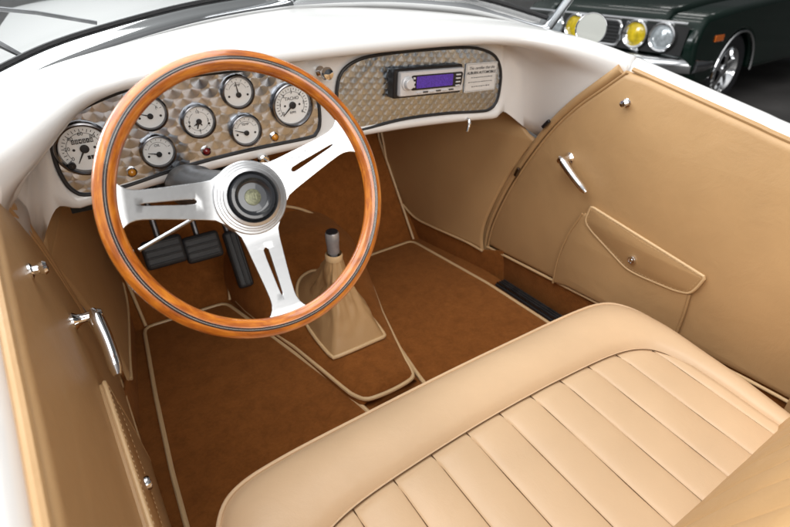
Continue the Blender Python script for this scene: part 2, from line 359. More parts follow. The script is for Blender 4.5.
# half stations: rim, inner path, outer path (X offset from centre line)
STN = [
 # rim, outer points, inner points (X offset from the centre line, y, z)
 ((0, 1.128, 1.113), [(0, 1.148, 1.127), (0, 1.18, 1.139), (0, 1.29, 1.160), (0, 1.43, 1.176), (0, 1.62, 1.183)], [(0, 1.124, 1.100), (0, 1.136, 1.090), (0, 1.165, 1.086), (0, 1.198, 1.083), (0, 1.2, .91)]),
 ((.2, 1.127, 1.112), [(.2, 1.147, 1.126), (.2, 1.18, 1.137), (.205, 1.28, 1.156), (.21, 1.39, 1.168), (.22, 1.60, 1.172)], [(.2, 1.123, 1.099), (.2, 1.135, 1.089), (.2, 1.165, 1.085), (.2, 1.198, 1.082), (.2, 1.2, .91)]),
 ((.4, 1.119, 1.107), [(.405, 1.138, 1.120), (.41, 1.168, 1.129), (.43, 1.25, 1.142), (.46, 1.34, 1.147), (.49, 1.56, 1.135)], [(.4, 1.116, 1.095), (.4, 1.129, 1.086), (.4, 1.16, 1.082), (.4, 1.198, 1.079), (.4, 1.2, .905)]),
 ((.52, 1.092, 1.097), [(.53, 1.11, 1.110), (.545, 1.136, 1.118), (.58, 1.20, 1.124), (.62, 1.28, 1.118), (.67, 1.50, 1.085)], [(.52, 1.092, 1.085), (.525, 1.107, 1.077), (.54, 1.15, 1.072), (.548, 1.196, 1.069), (.555, 1.2, .89)]),
 ((.598, 1.043, 1.083), [(.612, 1.055, 1.097), (.635, 1.072, 1.104), (.67, 1.11, 1.103), (.71, 1.16, 1.09), (.775, 1.38, 1.00)], [(.598, 1.047, 1.068), (.605, 1.065, 1.052), (.622, 1.10, 1.03), (.637, 1.135, 1.0), (.700, 1.185, .785)]),
 ((.652, .97, 1.066), [(.664, .975, 1.080), (.685, .985, 1.087), (.715, 1.0, 1.083), (.745, 1.03, 1.06), (.80, 1.20, .93)], [(.652, .972, 1.048), (.657, .98, 1.03), (.668, .997, 1.005), (.676, 1.012, .97), (.714, 1.06, .762)]),
 ((.683, .905, 1.051), [(.692, .908, 1.064), (.705, .912, 1.070), (.725, .92, 1.066), (.752, .93, 1.036), (.80, 1.05, .90)], [(.683, .906, 1.035), (.686, .91, 1.018), (.693, .918, .99), (.699, .925, .955), (.715, .945, .755)]),
 ((.694, .868, 1.041), [(.701, .868, 1.053), (.711, .868, 1.059), (.727, .868, 1.056), (.752, .868, 1.022), (.795, .868, .88)], [(.694, .868, 1.025), (.696, .868, 1.01), (.701, .868, .98), (.704, .868, .95), (.715, .868, .755)])]
def wide(x):                     # the driver's panel reaches further out than the radio's
    return x+.068*(x/.55 if x < .55 else max(0, (.70-x)/.15)) if x < .70 else x
def half_station(i, sg):
    r, o, n = STN[i]; pts = [Vector(p) for p in list(reversed(o))+[r]+n]
    if sg < 0:
        ov = (0, 0, 0, 0, .022, .040, .036, .018)[i]; dz = (0, .006, .012, .016, .012, 0, 0, 0)[i]
        for k, p in enumerate(pts):
            if i < 5 and k > 6: p.x += (wide(p.x)-p.x)*{7: .12, 8: .45}.get(k, 1)
            elif i == 3: p.x += .012
            if k in (4, 5, 6, 7): p.x -= ov
            if k == 8: p.x -= ov*.5
            if k < 5: p.z -= dz*(1 if k < 4 else .5)
            p.x += (0, 0, 0, 0, 0, .3, .7, 1)[i]*.085*max(0, p.z-.67)
            p.x = -p.x
    return pts
full = [half_station(i, -1) for i in range(7, 0, -1)]+[half_station(i, 1) for i in range(8)]
K = len(full[0]); SEG = 10
def cr_param(P):
    out = []
    for i in range(len(P)-1):
        p0 = P[i-1] if i else P[0]*2-P[1]; p1, p2 = P[i], P[i+1]; p3 = P[i+2] if i+2 < len(P) else P[-1]*2-P[-2]
        for j in range(SEG):
            t = j/SEG; out.append(.5*((2*p1)+(p2-p0)*t+(2*p0-5*p1+4*p2-p3)*t*t+(3*p1-p0-3*p2+p3)*t**3))
    return out+[P[-1].copy()]
lines = [cr_param([st[j] for st in full]) for j in range(K)]
NS = len(lines[0])
for k_, L_ in enumerate(lines):                                       # fair each line
    for _ in range(90 if k_ < 8 else 22):
        L_[1:-1] = [L_[i]*.5+(L_[i-1]+L_[i+1])*.25 for i in range(1, NS-1)]
rows = []
for q in range(NS):
    col = [lines[j][q] for j in range(K)]
    bot = col[-1].copy(); dsh = max(0, min(1, ((.665 if bot.x < 0 else .60)-abs(bot.x))/.05)); dsh = dsh*dsh*(3-2*dsh)
    zl = zlip(bot.x); prof = spline(col[:-1], 40); a = col[-2]; yb_ = bot.y
    lowA = [a.lerp(Vector((bot.x, yb_, zl+.02)), .5)]+[Vector((bot.x, yb_-d, zl+h)) for (d, h) in ((0, .02), (.008, .012), (.012, .002), (.010, -.008), (.0, -.014), (-.03, -.016), (-.09, -.01))]
    lowB = [a.lerp(bot, t) for t in (.2, .4, .6, .8, 1.0)]+[bot+Vector((math.copysign(.012*k, bot.x), .01*k, -.002*k)) for k in (1, 2, 3)]
    rows.append([Vector((p.x+XC, p.y, p.z)) for p in prof+[y.lerp(x_, dsh) for x_, y in zip(lowA, lowB)]])
for e_ in (0, -1):                                                       # close both ends at the door shut lines
    c_ = sum(rows[e_], Vector())/len(rows[e_]); r0 = rows[e_]
    for f in (.5, .98):
        new = [p.lerp(c_, f) for p in r0]
        rows = [new]+rows if e_ == 0 else rows+[new]
m = MB(); m.grid(rows); m.build('cowl', WHITE, CAR, angle=75)

# bonnet and front wings beyond the windscreen
def bon(y):
    t = (y-1.55)/3.0; return .77-.20*t, 1.172-.12*t*t-.02*t, 1.03-.05*t
m = MB(); rows = []
for i in range(24):
    y = 1.52+3.0*i/23; w, zt, zs = bon(y); rw = []
    for j in range(33):
        u = -1+2*j/32; a = abs(u); rw.append((XC+w*math.copysign(a, u), y, zs+(zt-zs)*(1-a**2.4)))
    rw = [(rw[0][0]-.005, y, .6)]+rw+[(rw[-1][0]+.005, y, .6)]
    rows.append(rw)
m.grid(rows); m.build('bonnet', WHITE, CAR, angle=60)
m = MB(); m.tube([(XC, 1.53+.1*i, bon(1.53+.1*i)[1]+.003) for i in range(29)], .006, k=6); m.build('bonnet_hinge', CHROME, CAR)
for sg in (-1, 1):
    m = MB(); rows = []
    for i in range(26):
        t = i/25; y = 1.5+2.9*t; zt = .60+.42*math.sin(math.pi*min(1, max(0, (t-.12)/.86)))**.8*(1 if t > .12 else 0); hw = .21+.06*math.sin(math.pi*t)
        xc = XC+sg*(1.0-.06*t+.0*math.sin(math.pi*t)); rows.append([(xc+hw*math.cos(q), y, .34+(zt-.34)*math.sin(q)) for q in [math.pi*k/16 for k in range(17)]])
    m.grid(rows); m.build('front_wing', WHITE, CAR, angle=70)

# outer doors: the white skin over the tan panels ------------------------------------------------
XD = 1.33
dt = [onx(630, 68.5, XD), onx(700, 100.6, XD), onx(764, 130, XD)]
def ztop(y):       # top line of the tan panel
    return 1.032-.2054*(.863-y) if y > .5 else .957-.2054*(.503-y)+.12*(.503-y)**2
def side(p, sg):
    if sg > 0: return Vector(p)
    q = mir(p); q.x -= .085*(q.z-.67); return q      # the driver's door leans out a little
DOORS = {}
for sg in (1, -1):
    m = MB(); rows = []
    for i in range(60):
        y = .865-1.4*(i-2)/57 if i > 1 else (.885, .866)[i]; z = ztop(y)-(.005 if i < 2 else 0)
        rows.append([side((XD+dx, y, z+dz), sg) for dx, dz in ((-.002, -.03), (.004, .002), (.012, .016), (.024, .024), (.040, .022), (.056, .006), (.068, -.03), (.085, -.14), (.10, -.40), (.07, -.70))])
    m.grid(rows)
    DOORS[sg] = m.build('door', WHITE, CAR, angle=70, label='driver side door with tan lining' if sg < 0 else 'passenger side door with tan lining')

# ================================================================== door linings
FRONT = [(628, 71), (604, 88), (580, 105), (556, 127), (535, 153), (516, 181), (502, 207), (493, 229), (489, 250), (490, 268), (497, 290)]
front3 = spline([onx(u, v, XD) for u, v in FRONT], 70)
zb = .318                                               # lower edge of the tan lining
def bot_z(y): return .302+.058*(1.302-y)*.95
upper = [p for p in front3 if p.z > bot_z(p.y)]
top = [Vector((XD, .855-.055*i, ztop(.855-.055*i))) for i in range(1, 23)]
yb = top[-1].y
low = [Vector((XD, yb+(upper[-1].y-yb)*i/24, bot_z(max(.3, yb+(upper[-1].y-yb)*i/24)))) for i in range(25)]
lining = list(upper)+list(reversed(low))[1:]+list(reversed(top))
carp = [p for p in front3 if p.z <= bot_z(p.y)+.004]
for sg in (1, -1):
    D = DOORS[sg]; n = Vector((-sg, 0, 0))
    who = 'passenger' if sg > 0 else 'driver'
    m = MB(); m.puff(dens([side(p+Vector((0, 0, 0)), sg) for p in lining], 420), n, [(0, -.004), (0, .002), (.003, .008), (.007, .012), (.012, .0145), (.018, .0155)])
    P = m.build('door_lining', TAN, D, angle=60)
    # rolled welts: front sweep (double) and along the top
    m = MB(); w = [side(p+Vector((-.006, .014, .004)), sg) for p in front3[:64]]
    m.tube(w, [.0165-.006*min(1, i/34) for i in range(len(w))], k=14); m.build('front_welt', TAN, D)
    m = MB(); m.tube([side(p+Vector((-.012, -.006, 0)), sg) for p in front3[:66]], .0045, k=8); m.build('welt_piping', TAN, D)
    m = MB(); m.tube([side((XD-.004, .85-.02*i, ztop(.85-.02*i)+.003), sg) for i in range(50)], .006, k=8); m.build('top_welt', TAN, D)
    # carpet strip under the lining and its piping
    cpoly = [side(p, sg) for p in ([Vector((XD-.002, p.y, p.z)) for p in carp]+[Vector((XD-.002, 1.22-.05*i, .17)) for i in range(20)]+[Vector((XD-.002, yb+(carp[0].y-yb)*i/20, bot_z(max(.3, yb+(carp[0].y-yb)*i/20))-.002)) for i in range(6, 20)])]
    m = MB(); m.puff(cpoly, n, [(0, -.003), (0, .002), (.006, .006)]); m.build('kick_carpet', CARPET, D)
    m = MB(); m.tube([side(p+Vector((-.013, 0, -.004)), sg) for p in low], .0048, k=8); m.build('lower_piping', PIPE, D)
    # pull-out pocket with a flap
    pk = [onx(587, 212, XD), onx(572, 234, XD), onx(562, 258, XD), onx(557, 281, XD)]; pk2 = [onx(694, 292, XD), onx(688, 312, XD), onx(681, 330, XD)]
    pk2 += [Vector((XD, pk2[-1].y, .33))]
    outl = [side(p, sg) for p in ([onx(590, 212, XD)]+pk+[Vector((XD, pk[-1].y+(pk2[-1].y-pk[-1].y)*i/8, bot_z(pk[-1].y+(pk2[-1].y-pk[-1].y)*i/8)+.004)) for i in range(1, 8)]+list(reversed(pk2)))]
    m = MB(); m.puff(dens(outl, 160), n, [(0, .010), (0, .018), (.003, .022), (.007, .024)]); m.build('pocket', TAN, D, angle=60)
    for pp in (pk, pk2):
        m = MB(); m.tube([side(p+Vector((-.021, 0, 0)), sg) for p in spline(pp, 20)], .0035, k=8); m.build('pocket_piping', TAN, D)
    FL = [(592, 206), (586, 221), (592, 230), (627, 268), (640, 275), (676, 290), (690, 293), (697, 288), (706, 277)]
    fl = [side(p, sg) for p in rounded([onx(u, v, XD-.02) for u, v in FL], [.008, .03, .03, .05, .05, .03, .02, .02, .004], 5)]
    fl = dens(fl, 110)
    m = MB(); m.puff(fl, n, [(0, -.005), (0, .004), (.0025, .0065), (.0055, .008)]); F = m.build('pocket_flap', TAN, D, angle=60)
    m = MB(); m.tube([p+n*.004 for p in fl], .0042, closed=True, k=8); m.build('flap_piping', PIPE, F)
    m = MB(); ctr_ = sum(fl, Vector())/len(fl); st = resample(fl, 150, True)
    for i in range(0, 150, 2):
        a_, b_ = [q+(ctr_-q).normalized()*.0085+n*.0085 for q in (st[i], st[i].lerp(st[(i+1) % 150], .8))]; m.tube([a_, b_], .00045, k=5)
    m.build('stitching', PIPE, F)
    b = side(onx(632, 260, XD-.030), sg); m = MB()
    m.lathe(b, n, [(.0125, -.012), (.0125, .002), (.011, .005), (.0085, .0055), (.008, .003), (.005, .003), (.004, .006), (.0005, .007)], 24); m.build('snap_button', CHROME, F)
    # lever handle
    lo_ = Vector((0, -.03, -.03)) if sg < 0 else Vector()
    h0 = side(onx(562, 160, XD-.05)+lo_, sg); h1 = side(onx(586, 193, XD-.05)+lo_, sg); b0 = Vector((h0.x, h0.y, h0.z))-n*.05
    m = MB(); m.lathe(b0, n, [(.017, .012), (.017, .018), (.012, .024), (.0095, .03), (.0095, .052), (.011, .058), (.008, .064), (.0005, .065)], 24)
    dr = (h1-h0).normalized(); pts = [h0-dr*.012+dr*(h1-h0).length*t*1.08+n*(.004*math.sin(math.pi*t)) for t in [i/12 for i in range(13)]]
    m.tube(pts, [.007, .0125, .0136, .0134, .0128, .0124, .0121, .0118, .0116, .0114, .0112, .0104, .007], k=14); m.build('door_handle', CHROME, D)
    # small release knob
    k0 = side(onx(627, 103, XD-.015)+lo_*1.15, sg); m = MB()
    m.lathe(k0, n, [(.012, -.001), (.012, .002), (.007, .004), (.007, .010), (.0095, .013), (.0105, .017), (.008, .021), (.0005, .0225)], 20); m.build('release_knob', CHROME, D)
    # hinge plates at the front edge
    for (u, v) in (((517, 172), (546, 124)) if sg > 0 else ()):
        c = side(onx(u, v, XD-.026), sg); m = MB(); d = (onx(512, 182, XD)-onx(521, 163, XD)).normalized() if u == 517 else (onx(541, 129, XD)-onx(551, 119, XD)).normalized()
        if sg < 0: d.x *= -1
        a2 = n.cross(d).normalized(); m.box(c, .034, .010, .01, (d, a2, n)); m.lathe(c-d*.012, d, [(.0045, 0), (.0045, .024), (.0005, .0245)], 12)
        m.build('hinge', DCHROME if u == 517 else BLACK, D, bevel=.0015)
# sill tread
m = MB(); xs = 1.262; m.box((xs+.018, .72, .207), .05, .92, .014)
TR = m.build('sill_tread', RUBBER, CAR, bevel=.0015)
for i in range(4):
    m = MB(); m.box((xs+.001+i*.0115, .72, .2165), .0052, .92, .006); m.build('tread_rib', GREYM if i else DCHROME, TR, bevel=.0015)

# ================================================================== kick panels
KP, KN = (1.312, 1.25, 0), Vector((1, .169, 0))
KB = [(380, 118), (385, 140), (389, 163), (396, 187), (405, 204), (417, 217), (432, 225), (450, 233), (470, 242), (484, 250)]
kb3 = spline([onpl(u, v, KP, KN) for u, v in KB], 40)
kt = [onpl(u, v, KP, KN)+Vector((0, 0, h)) for u, v, h in [(475, 114, .10), (488, 125, .09), (508, 133, .085), (529, 140, .02)]]
for sg in (1, -1):
    n = Vector((-sg, -.169, 0)).normalized()
    edge = spline([onpl(u, v, KP, KN) for u, v in [(484, 251), (483, 238), (486, 223), (495, 202), (508, 178), (524, 155), (538, 140)]], 30)
    poly = [side(p, sg) for p in [kb3[0]+Vector((0, 0, .15))]+list(kb3)+edge+list(reversed(kt))]
    m = MB(); m.puff(dens(poly, 160), n, [(0, 0), (0, .004), (.004, .009), (.009, .011)]); Q = m.build('kick_panel', TAN, CAR, angle=60)
    m = MB(); m.tube([side(p, sg)+n*.011 for p in kb3], .0045, k=8); m.build('kick_piping', PIPE, Q)
    cp_ = [side(p, sg)-n*.002 for p in [Vector((1.312-.169*(y-1.25), y, z)) for y, z in ((1.20, .17), (1.65, .17), (1.95, .6), (1.95, .9))]+list(kb3)+[Vector((1.318, 1.215, .32))]]
    m = MB(); m.puff(cp_, n, [(0, -.004), (0, .004), (.004, .006)]); m.build('side_carpet', CARPET, CAR)
    # fixed rear quarter lining behind the door
    m = MB(); rows = []
    for i in range(10):
        t = i/9; y = .235-.5*t; rows.append([side((1.30-.05*t-.0*k, y, .25+k*.08), sg) for k in range(9)])
    m.grid(rows); m.build('quarter_lining', TAN, CAR)

# door pillars (tan) behind the shut line
for sg in (1, -1):
    m = MB(); rows = [[side((1.348+.0*k, y, z), sg) for y in (1.03, 1.15, 1.28, 1.45)] for k, z in enumerate((.15, .30, .45, .58))]
    m.grid(rows); m.build('door_pillar', TAN, CAR)
    pl = spline([onx(u, v, 1.322) for u, v in [(536, 143), (522, 161), (507, 184), (494, 208), (486, 230), (483, 250), (484, 268), (490, 288)]], 50)
    m = MB(); m.tube([side(p, sg) for p in pl], .0085, k=10); m.build('pillar_welt', TAN, CAR)
# ================================================================== footwell carpets
ZF = .20
m = MB(); m.box((XC, .9, ZF-.017), 1.34, 1.50, .042); m.build('floor_carpet', CARPET, CAR)
sill_x = 1.245
def mat_piece(outline, name, label):
    o = [Vector(p) for p in outline]
    m = MB(); m.puff(dens(rounded(o, .03, 5), 160), Z, [(0, 0), (0, .006), (.004, .011), (.012, .013)]); q = m.build(name, CARPET, CAR, angle=60, label=label)
    m = MB(); m.tube([p+Vector((0, 0, .010)) for p in dens(rounded(o, .03, 5), 160)], .0064, closed=True, k=8); m.build('mat_piping', PIPE, q)
hl = [(.366, 1.632), (.43, 1.36), (.49, 1.08), (.520, .90), (.53, .62)]
hr = [(.930, 1.632), (.845, 1.46), (.762, 1.18), (.715, .92), (.70, .62)]
mat_piece([(.090, 1.640, ZF), *[(x, y, ZF) for x, y in hl], (.0, .62, ZF), (.022, 1.0, ZF), (.05, 1.3, ZF)], 'floor_mat', 'driver side carpet mat')
mat_piece([(1.195, 1.640, ZF), (1.235, 1.2, ZF), (1.24, .62, ZF), *[(x, y, ZF) for x, y in reversed(hr)]], 'floor_mat', 'passenger side carpet mat')
# toe board and firewall
m = MB(); rows = []
prof = [(1.60, ZF-.005), (1.648, ZF+.004), (1.66, ZF+.02), (1.78, .405), (1.90, .593), (1.915, .62), (1.92, .75), (1.92, 1.0)]
for i in range(30):
    x = .02+(1.245-.02)*i/29; rows.append([(x, y, z) for y, z in prof])
m.grid(rows); m.build('toe_board', CARPET, CAR, angle=60)
# vertical corner pipings and the edge of the toe board
for sg in (1, -1):
    m = MB(); m.tube([side((1.205, 1.642, .215), sg), side((1.203, 1.775, .41), sg), side((1.196, 1.892, .593), sg), side((1.19, 1.91, .68), sg)], .005, k=8)
    m.build('toe_piping', PIPE, CAR)
# transmission hump
def hump(y):
    T = [(.60, .083, .030), (.90, .090, .038), (1.10, .135, .050), (1.25, .17, .062), (1.40, .215, .10), (1.52, .245, .165), (1.64, .265, .205), (1.80, .27, .215), (1.92, .27, .215)]
    for a, b in zip(T, T[1:]):
        if y <= b[0]:
            t = max(0, (y-a[0])/(b[0]-a[0])); return a[1]+(b[1]-a[1])*t, a[2]+(b[2]-a[2])*t
    return T[-1][1:]
HX = lambda y: .608+.045*max(0, min(1, (y-1.0)/.64))
m = MB(); rows = []
for i in range(64):
    y = .935+.985*i/63; w, h = hump(y); rows.append([(HX(y)+w*math.copysign(abs(math.cos(q))**.75, math.cos(q)), y, ZF+.008+h*math.sin(q)**.8) for q in [math.pi*k/28 for k in range(29)]])
fr_ = [[(p[0], .862, ZF) if False else (HX(.935)+(p[0]-HX(.935))*.96, .925, ZF+.004+(p[2]-ZF-.004)*.5) for p in rows[0]]]
m.grid(fr_+rows); HUMP = m.build('tunnel_carpet', CARPET, CAR, angle=70)
m = MB(); pts = []
for i in range(30):
    y = 1.60-.655*i/29; w, h = hump(y); pts.append((HX(y)-w+.006, y, ZF+.026))
fr = [(.608-.082, .93, ZF+.03), (.608-.055, .918, ZF+.032), (.608, .914, ZF+.032), (.608+.055, .918, ZF+.032), (.608+.082, .93, ZF+.03)]
pr = []
for i in range(30):
    y = .945+.655*i/29; w, h = hump(y); pr.append((HX(y)+w-.006, y, ZF+.026))
m.tube(spline(pts[:-1]+fr+pr[1:], 140), .0062, k=8); m.build('tunnel_piping', PIPE, HUMP)
# arch piping where the hump meets the toe board
TP, TN = (0, 1.647, .2), (0, -.393, .253)
arc = spline([onpl(u, v, TP, TN)+Vector((0, -.012, .008)) for u, v in [(229, 300), (228, 268), (236, 236), (254, 213), (275, 207), (300, 210), (322, 221), (341, 240), (356, 264)]], 60)
m = MB(); m.tube(arc, .005, k=8); m.build('arch_piping', PIPE, HUMP)

# ================================================================== gear lever in its leather boot
base = [(.520, 1.115), (.535, 1.098), (.60, 1.092), (.69, 1.098), (.708, 1.115), (.715, 1.22), (.705, 1.36), (.66, 1.44), (.61, 1.45), (.56, 1.42), (.527, 1.33), (.517, 1.22)]
bs = spline([(x, y, 0) for x, y in base], 72, True)
def hz(p):
    w, h = hump(p.y); a = max(-1, min(1, (p.x-HX(p.y))/w)); return ZF+.008+h*(max(0, 1-abs(a)**(1/.75*2)))**.4
tp = Vector((.602, 1.215, .525)); rows = []
for r in range(26):
    t = r/25; s_ = (1-t)**1.35; rw = []
    for i, p in enumerate(bs):
        c = Vector((.612, 1.25, 0)); zb_ = hz(p)+.006
        q0 = Vector((p.x, p.y, zb_)); ang = 2*math.pi*i/72; rt = .024
        qt = tp+Vector((math.cos(math.atan2(p.y-1.25, p.x-.612))*rt, math.sin(math.atan2(p.y-1.25, p.x-.612))*rt, 0))
        f = s_; q = qt.lerp(q0, f); q.z = zb_+(tp.z-zb_)*t
        fold = .011*math.sin(math.pi*t)*noise.noise(Vector((p.x*20, p.y*16, t*1.8)))*1.15+.0035*math.sin(math.pi*t)*noise.noise(Vector((p.x*50, p.y*50, t*9)))
        dirv = (p-c).normalized() if (p-c).length > 0 else X
        rw.append(q+dirv*fold*1.8)
    rows.append(rw)
m = MB(); m.grid(rows, closed_u=True); LEV = m.build('gear_lever_boot', TAN, CAR, angle=80)
m = MB(); m.tube([Vector((p.x, p.y, hz(p)+.008)) for p in bs], .006, closed=True, k=8); m.build('boot_piping', PIPE, LEV)
m = MB(); m.lathe(tp+Vector((0, 0, -.005)), (0, -.12, 1), [(.026, 0), (.0265, .012), (.023, .02)], 28); m.build('boot_collar', PIPE, LEV)
m = MB(); m.lathe(tp, (-.02, -.02, 1), [(.012, -.01), (.012, .012), (.0175, .016), (.018, .022), (.019, .05), (.020, .056), (.020, .078), (.018, .083), (.0005, .084)], 28); m.build('gear_knob', plain('steel_knob', (.42, .43, .45), .3, .55, vary=.12, vscale=60), LEV)
m = MB(); m.lathe(tp+Vector((-.0016, -.0016, .082)), (-.02, -.02, 1), [(.0182, 0), (.017, .004), (.0004, .0055)], 24); m.build('knob_cap', BLACK, LEV)

# ================================================================== pedals
def pedal(c, w, h, name, ribs, tilt=.5):
    up = Vector((0, math.sin(tilt), math.cos(tilt))); nn = Vector((0, -math.cos(tilt), math.sin(tilt))); c = Vector(c)
    m = MB(); poly = rounded([c-X*w/2-up*h/2, c+X*w/2-up*h/2, c+X*w/2+up*h/2, c-X*w/2+up*h/2], .014, 4)
    m.puff(poly, nn, [(0, -.006), (0, .008), (.004, .013), (.012, .014)]); o = m.build(name, RUBBER, CAR, angle=50)
    m = MB()
    for i in range(ribs):
        if w > h*.8: m.box(c+nn*.015+up*h*(-.36+.72*i/(ribs-1)), w*.86, .006, .006, (X, up, nn))
        else: m.box(c+nn*.015+X*w*(-.34+.68*i/(ribs-1)), .006, h*.9, .006, (X, up, nn))
    m.build('tread', RUBBER, o, bevel=.002)
    m = MB(); m.tube([c-nn*.004, c-nn*.05+Z*.03, c+Vector((0, .12, .16)), c+Vector((0, .16, .4))], .009, k=10); m.build('pedal_arm', GREYM, o)
pedal((.198, 1.55, .512), .118, .088, 'clutch_pedal', 4); pedal((.312, 1.55, .494), .112, .085, 'brake_pedal', 4)
pedal((.414, 1.55, .416), .050, .195, 'accelerator_pedal', 3, .55)

# ================================================================== dash panels
YD = 1.2
RP = [(.708, .893), (.828, .9), (.976, .894), (1.102, .881), (1.150, .879), (1.176, .893), (1.188, .925), (1.187, .986), (1.161, 1.031), (1.107, 1.056), (1.035, 1.068), (.879, 1.074), (.758, 1.074), (.692, 1.067), (.649, 1.046), (.632, 1.01), (.630, .96), (.640, .915), (.665, .893)]
LP = [(1.222-x, z) for x, z in RP]
LP = [(.007, .987), (.002, .950), (.004, .912), (.014, .882), (.038, .866), (.111, .868), (.207, .882), (.306, .891), (.411, .896), (.543, .898), (.567, .907), (.578, .932), (.577, .99), (.562, 1.035), (.52, 1.062), (.44, 1.073), (.353, 1.075), (.25, 1.073), (.15, 1.06), (.06, 1.033), (.022, 1.012)]
DP = {}
for nm, P, mt, lb in (('instrument_panel', LP, TURN1, 'engine turned metal panel carrying the gauges'), ('radio_panel', RP, TURN2, 'engine turned metal panel carrying the radio')):
    out = spline([(x, YD-.004, z) for x, z in P], 160, True)
    m = MB(); m.prism(out, -Y, .003); DP[nm] = m.build(nm, mt, CAR, angle=30, label=lb)
    m = MB(); m.tube([p+Vector((0, -.004, 0)) for p in out], .0042, closed=True, k=10); m.build('panel_seal', RUBBER, DP[nm])
YF = YD-.0075                               # front face of the panels

# ---- gauges
def gauge(px, r, needle, name, label, ticks=9, sweep=(215, -35), nums=None, title=None, big=False, needlelen=.62):
    c = ony(*px, YD); c.y = YF; n = -Y; m = MB()
    m.lathe(c, n, [(r*1.04, -.002), (r*1.04, .008), (r*1.0, .013), (r*.94, .014), (r*.88, .0115), (r*.84, .004)], 56)
    G = m.build(name, DCHROME if not big else DCHROME, CAR, label=label)
    m = MB(); m.disc(c+n*.0045, n, r*.87, 48); m.build('dial', DIAL, G)
    m = MB(); cc = c+n*.0052
    def at(a, q): return cc+Vector((math.cos(R_(a))*q*r, 0, math.sin(R_(a))*q*r))
    for i in range(ticks):
        a = sweep[0]+(sweep[1]-sweep[0])*i/(ticks-1); L = .12 if i % 2 == 0 else .07
        d = at(a, 1)-cc; d.normalize(); m.box(at(a, .76-L/2), r*.022, r*L, .0004, (d.cross(n), d, n))
    rr = .60 if big else .56
    for i in range(40):
        a = sweep[0]+(sweep[1]-sweep[0])*(i+.5)/40; d = (at(a, 1)-cc).normalized(); m.box(at(a, rr), r*rr*R_(abs(sweep[1]-sweep[0]))/40*1.05, r*.014, .0004, (d.cross(n), d, n))
    for a in (200, -20):
        if not big: m.disc(at(a-0, .62)+n*.0004, n, r*.07, 14)
    if big:
        for a in (180, 0): m.disc(at(a, .36)+n*.0004, n, r*.05, 14)
    m.build('scale_marks', INK, G, smooth=False)
    m = MB(); d = Vector((math.cos(R_(needle)), 0, math.sin(R_(needle)))); s_ = d.cross(n); hub = cc+Vector((0, 0, -r*.16 if not big else 0))
    if name == 'clock': hub = cc.copy()
    m.prism([hub-s_*r*.045-d*r*.12, hub+d*r*needlelen-s_*r*.012, hub+d*r*needlelen+s_*r*.012, hub+s_*r*.045-d*r*.12], n, .001)
    m.v = [v+n*.0015 for v in m.v]
    m.lathe(hub, n, [(r*.16, .0015), (r*.16, .004), (r*.1, .0055), (.0003, .0056)], 20)
    if name == 'clock':
        for an, ln in ((250, .45), (300, .3), (225, .3)):
            d2 = Vector((math.cos(R_(an)), 0, math.sin(R_(an)))); s2 = d2.cross(n); m.prism([hub-s2*r*.05+n*.001, hub+d2*r*ln-s2*r*.03+n*.001, hub+d2*r*ln+s2*r*.03+n*.001, hub+s2*r*.05+n*.001], n, .001)
    m.build('needle', INK, G, smooth=False)
    for s, a, q, sz in (nums or []):
        text(s, sz*r, at(a, q)+n*.0003, X, Z, INK, 'numeral', G)
    m = MB(); m.disc(c+n*.0105, n, r*.89, 40); m.build('cover_glass', DGLASS, G)
    return G, c
sp = [(str(v), 215-250*i/6, .67-.10, .2) for i, v in enumerate((0, 20, 40, 60, 80, 100, 120))]
G, c = gauge((83.5, 147), .052, 238, 'speedometer', 'large speedometer gauge with mileage counter', 25, nums=sp, big=True)
m = MB()
for i in range(6): m.box(c-Y*.006+Vector((-.0165+i*.0066, 0, .0155)), .0054, .001, .0085)
m.build('counter', INK, G, smooth=False); m = MB()
for i in range(3): m.box(c-Y*.006+Vector((.004+i*.0066, 0, -.0185)), .0054, .001, .0075)
m.build('trip_counter', INK, G, smooth=False)
for i in range(6): text('004218'[i], .0075, c-Y*.0068+Vector((-.0165+i*.0066, 0, .0155)), X, Z, DIAL, 'numeral', G)
m = MB(); m.lathe(c-Y*.006+Vector((-.030, 0, -.028)), -Y, [(.007, 0), (.007, .008), (.005, .01), (.0004, .0102)], 16); m.build('reset_knob', BLACK, G)
tn = [(str(i), 215-250*i/6, .58, .2) for i in range(7)]+[('TACHO', 90, .30, .2), ('RPM', 270, .34, .16)]
gauge((290, 104), .0515, 222, 'tachometer', 'large rev counter gauge at right end of panel', 25, nums=tn, big=True, needlelen=.66)
gauge((148, 112), .0355, 160, 'fuel_gauge', 'small gauge half hidden by the wheel rim', 7, (160, 20), nums=[('E', 150, .5, .26), ('F', 30, .5, .26)])
gauge((157, 150), .0355, 165, 'oil_gauge', 'small lower gauge with needle pointing left', 7, (160, 20), nums=[('OIL', 90, .38, .22)])
gauge((197, 120), .0362, 215, 'clock', 'small clock with short black hands', 12, (90, -240), nums=[('12', 90, .55, .24), ('3', 0, .55, .24), ('6', 270, .55, .24), ('9', 180, .55, .24)], needlelen=.4)
gauge((236, 91), .0362, 97, 'ammeter', 'small upper gauge with needle upright', 7, (160, 20), nums=[('AMP', 90, .40, .2)], needlelen=.8)
gauge((244, 129), .0362, 160, 'temperature_gauge', 'small lower gauge with needle pointing left of the amber lamp', 7, (160, 20), nums=[('TEMP', 90, .38, .2)], needlelen=.75)
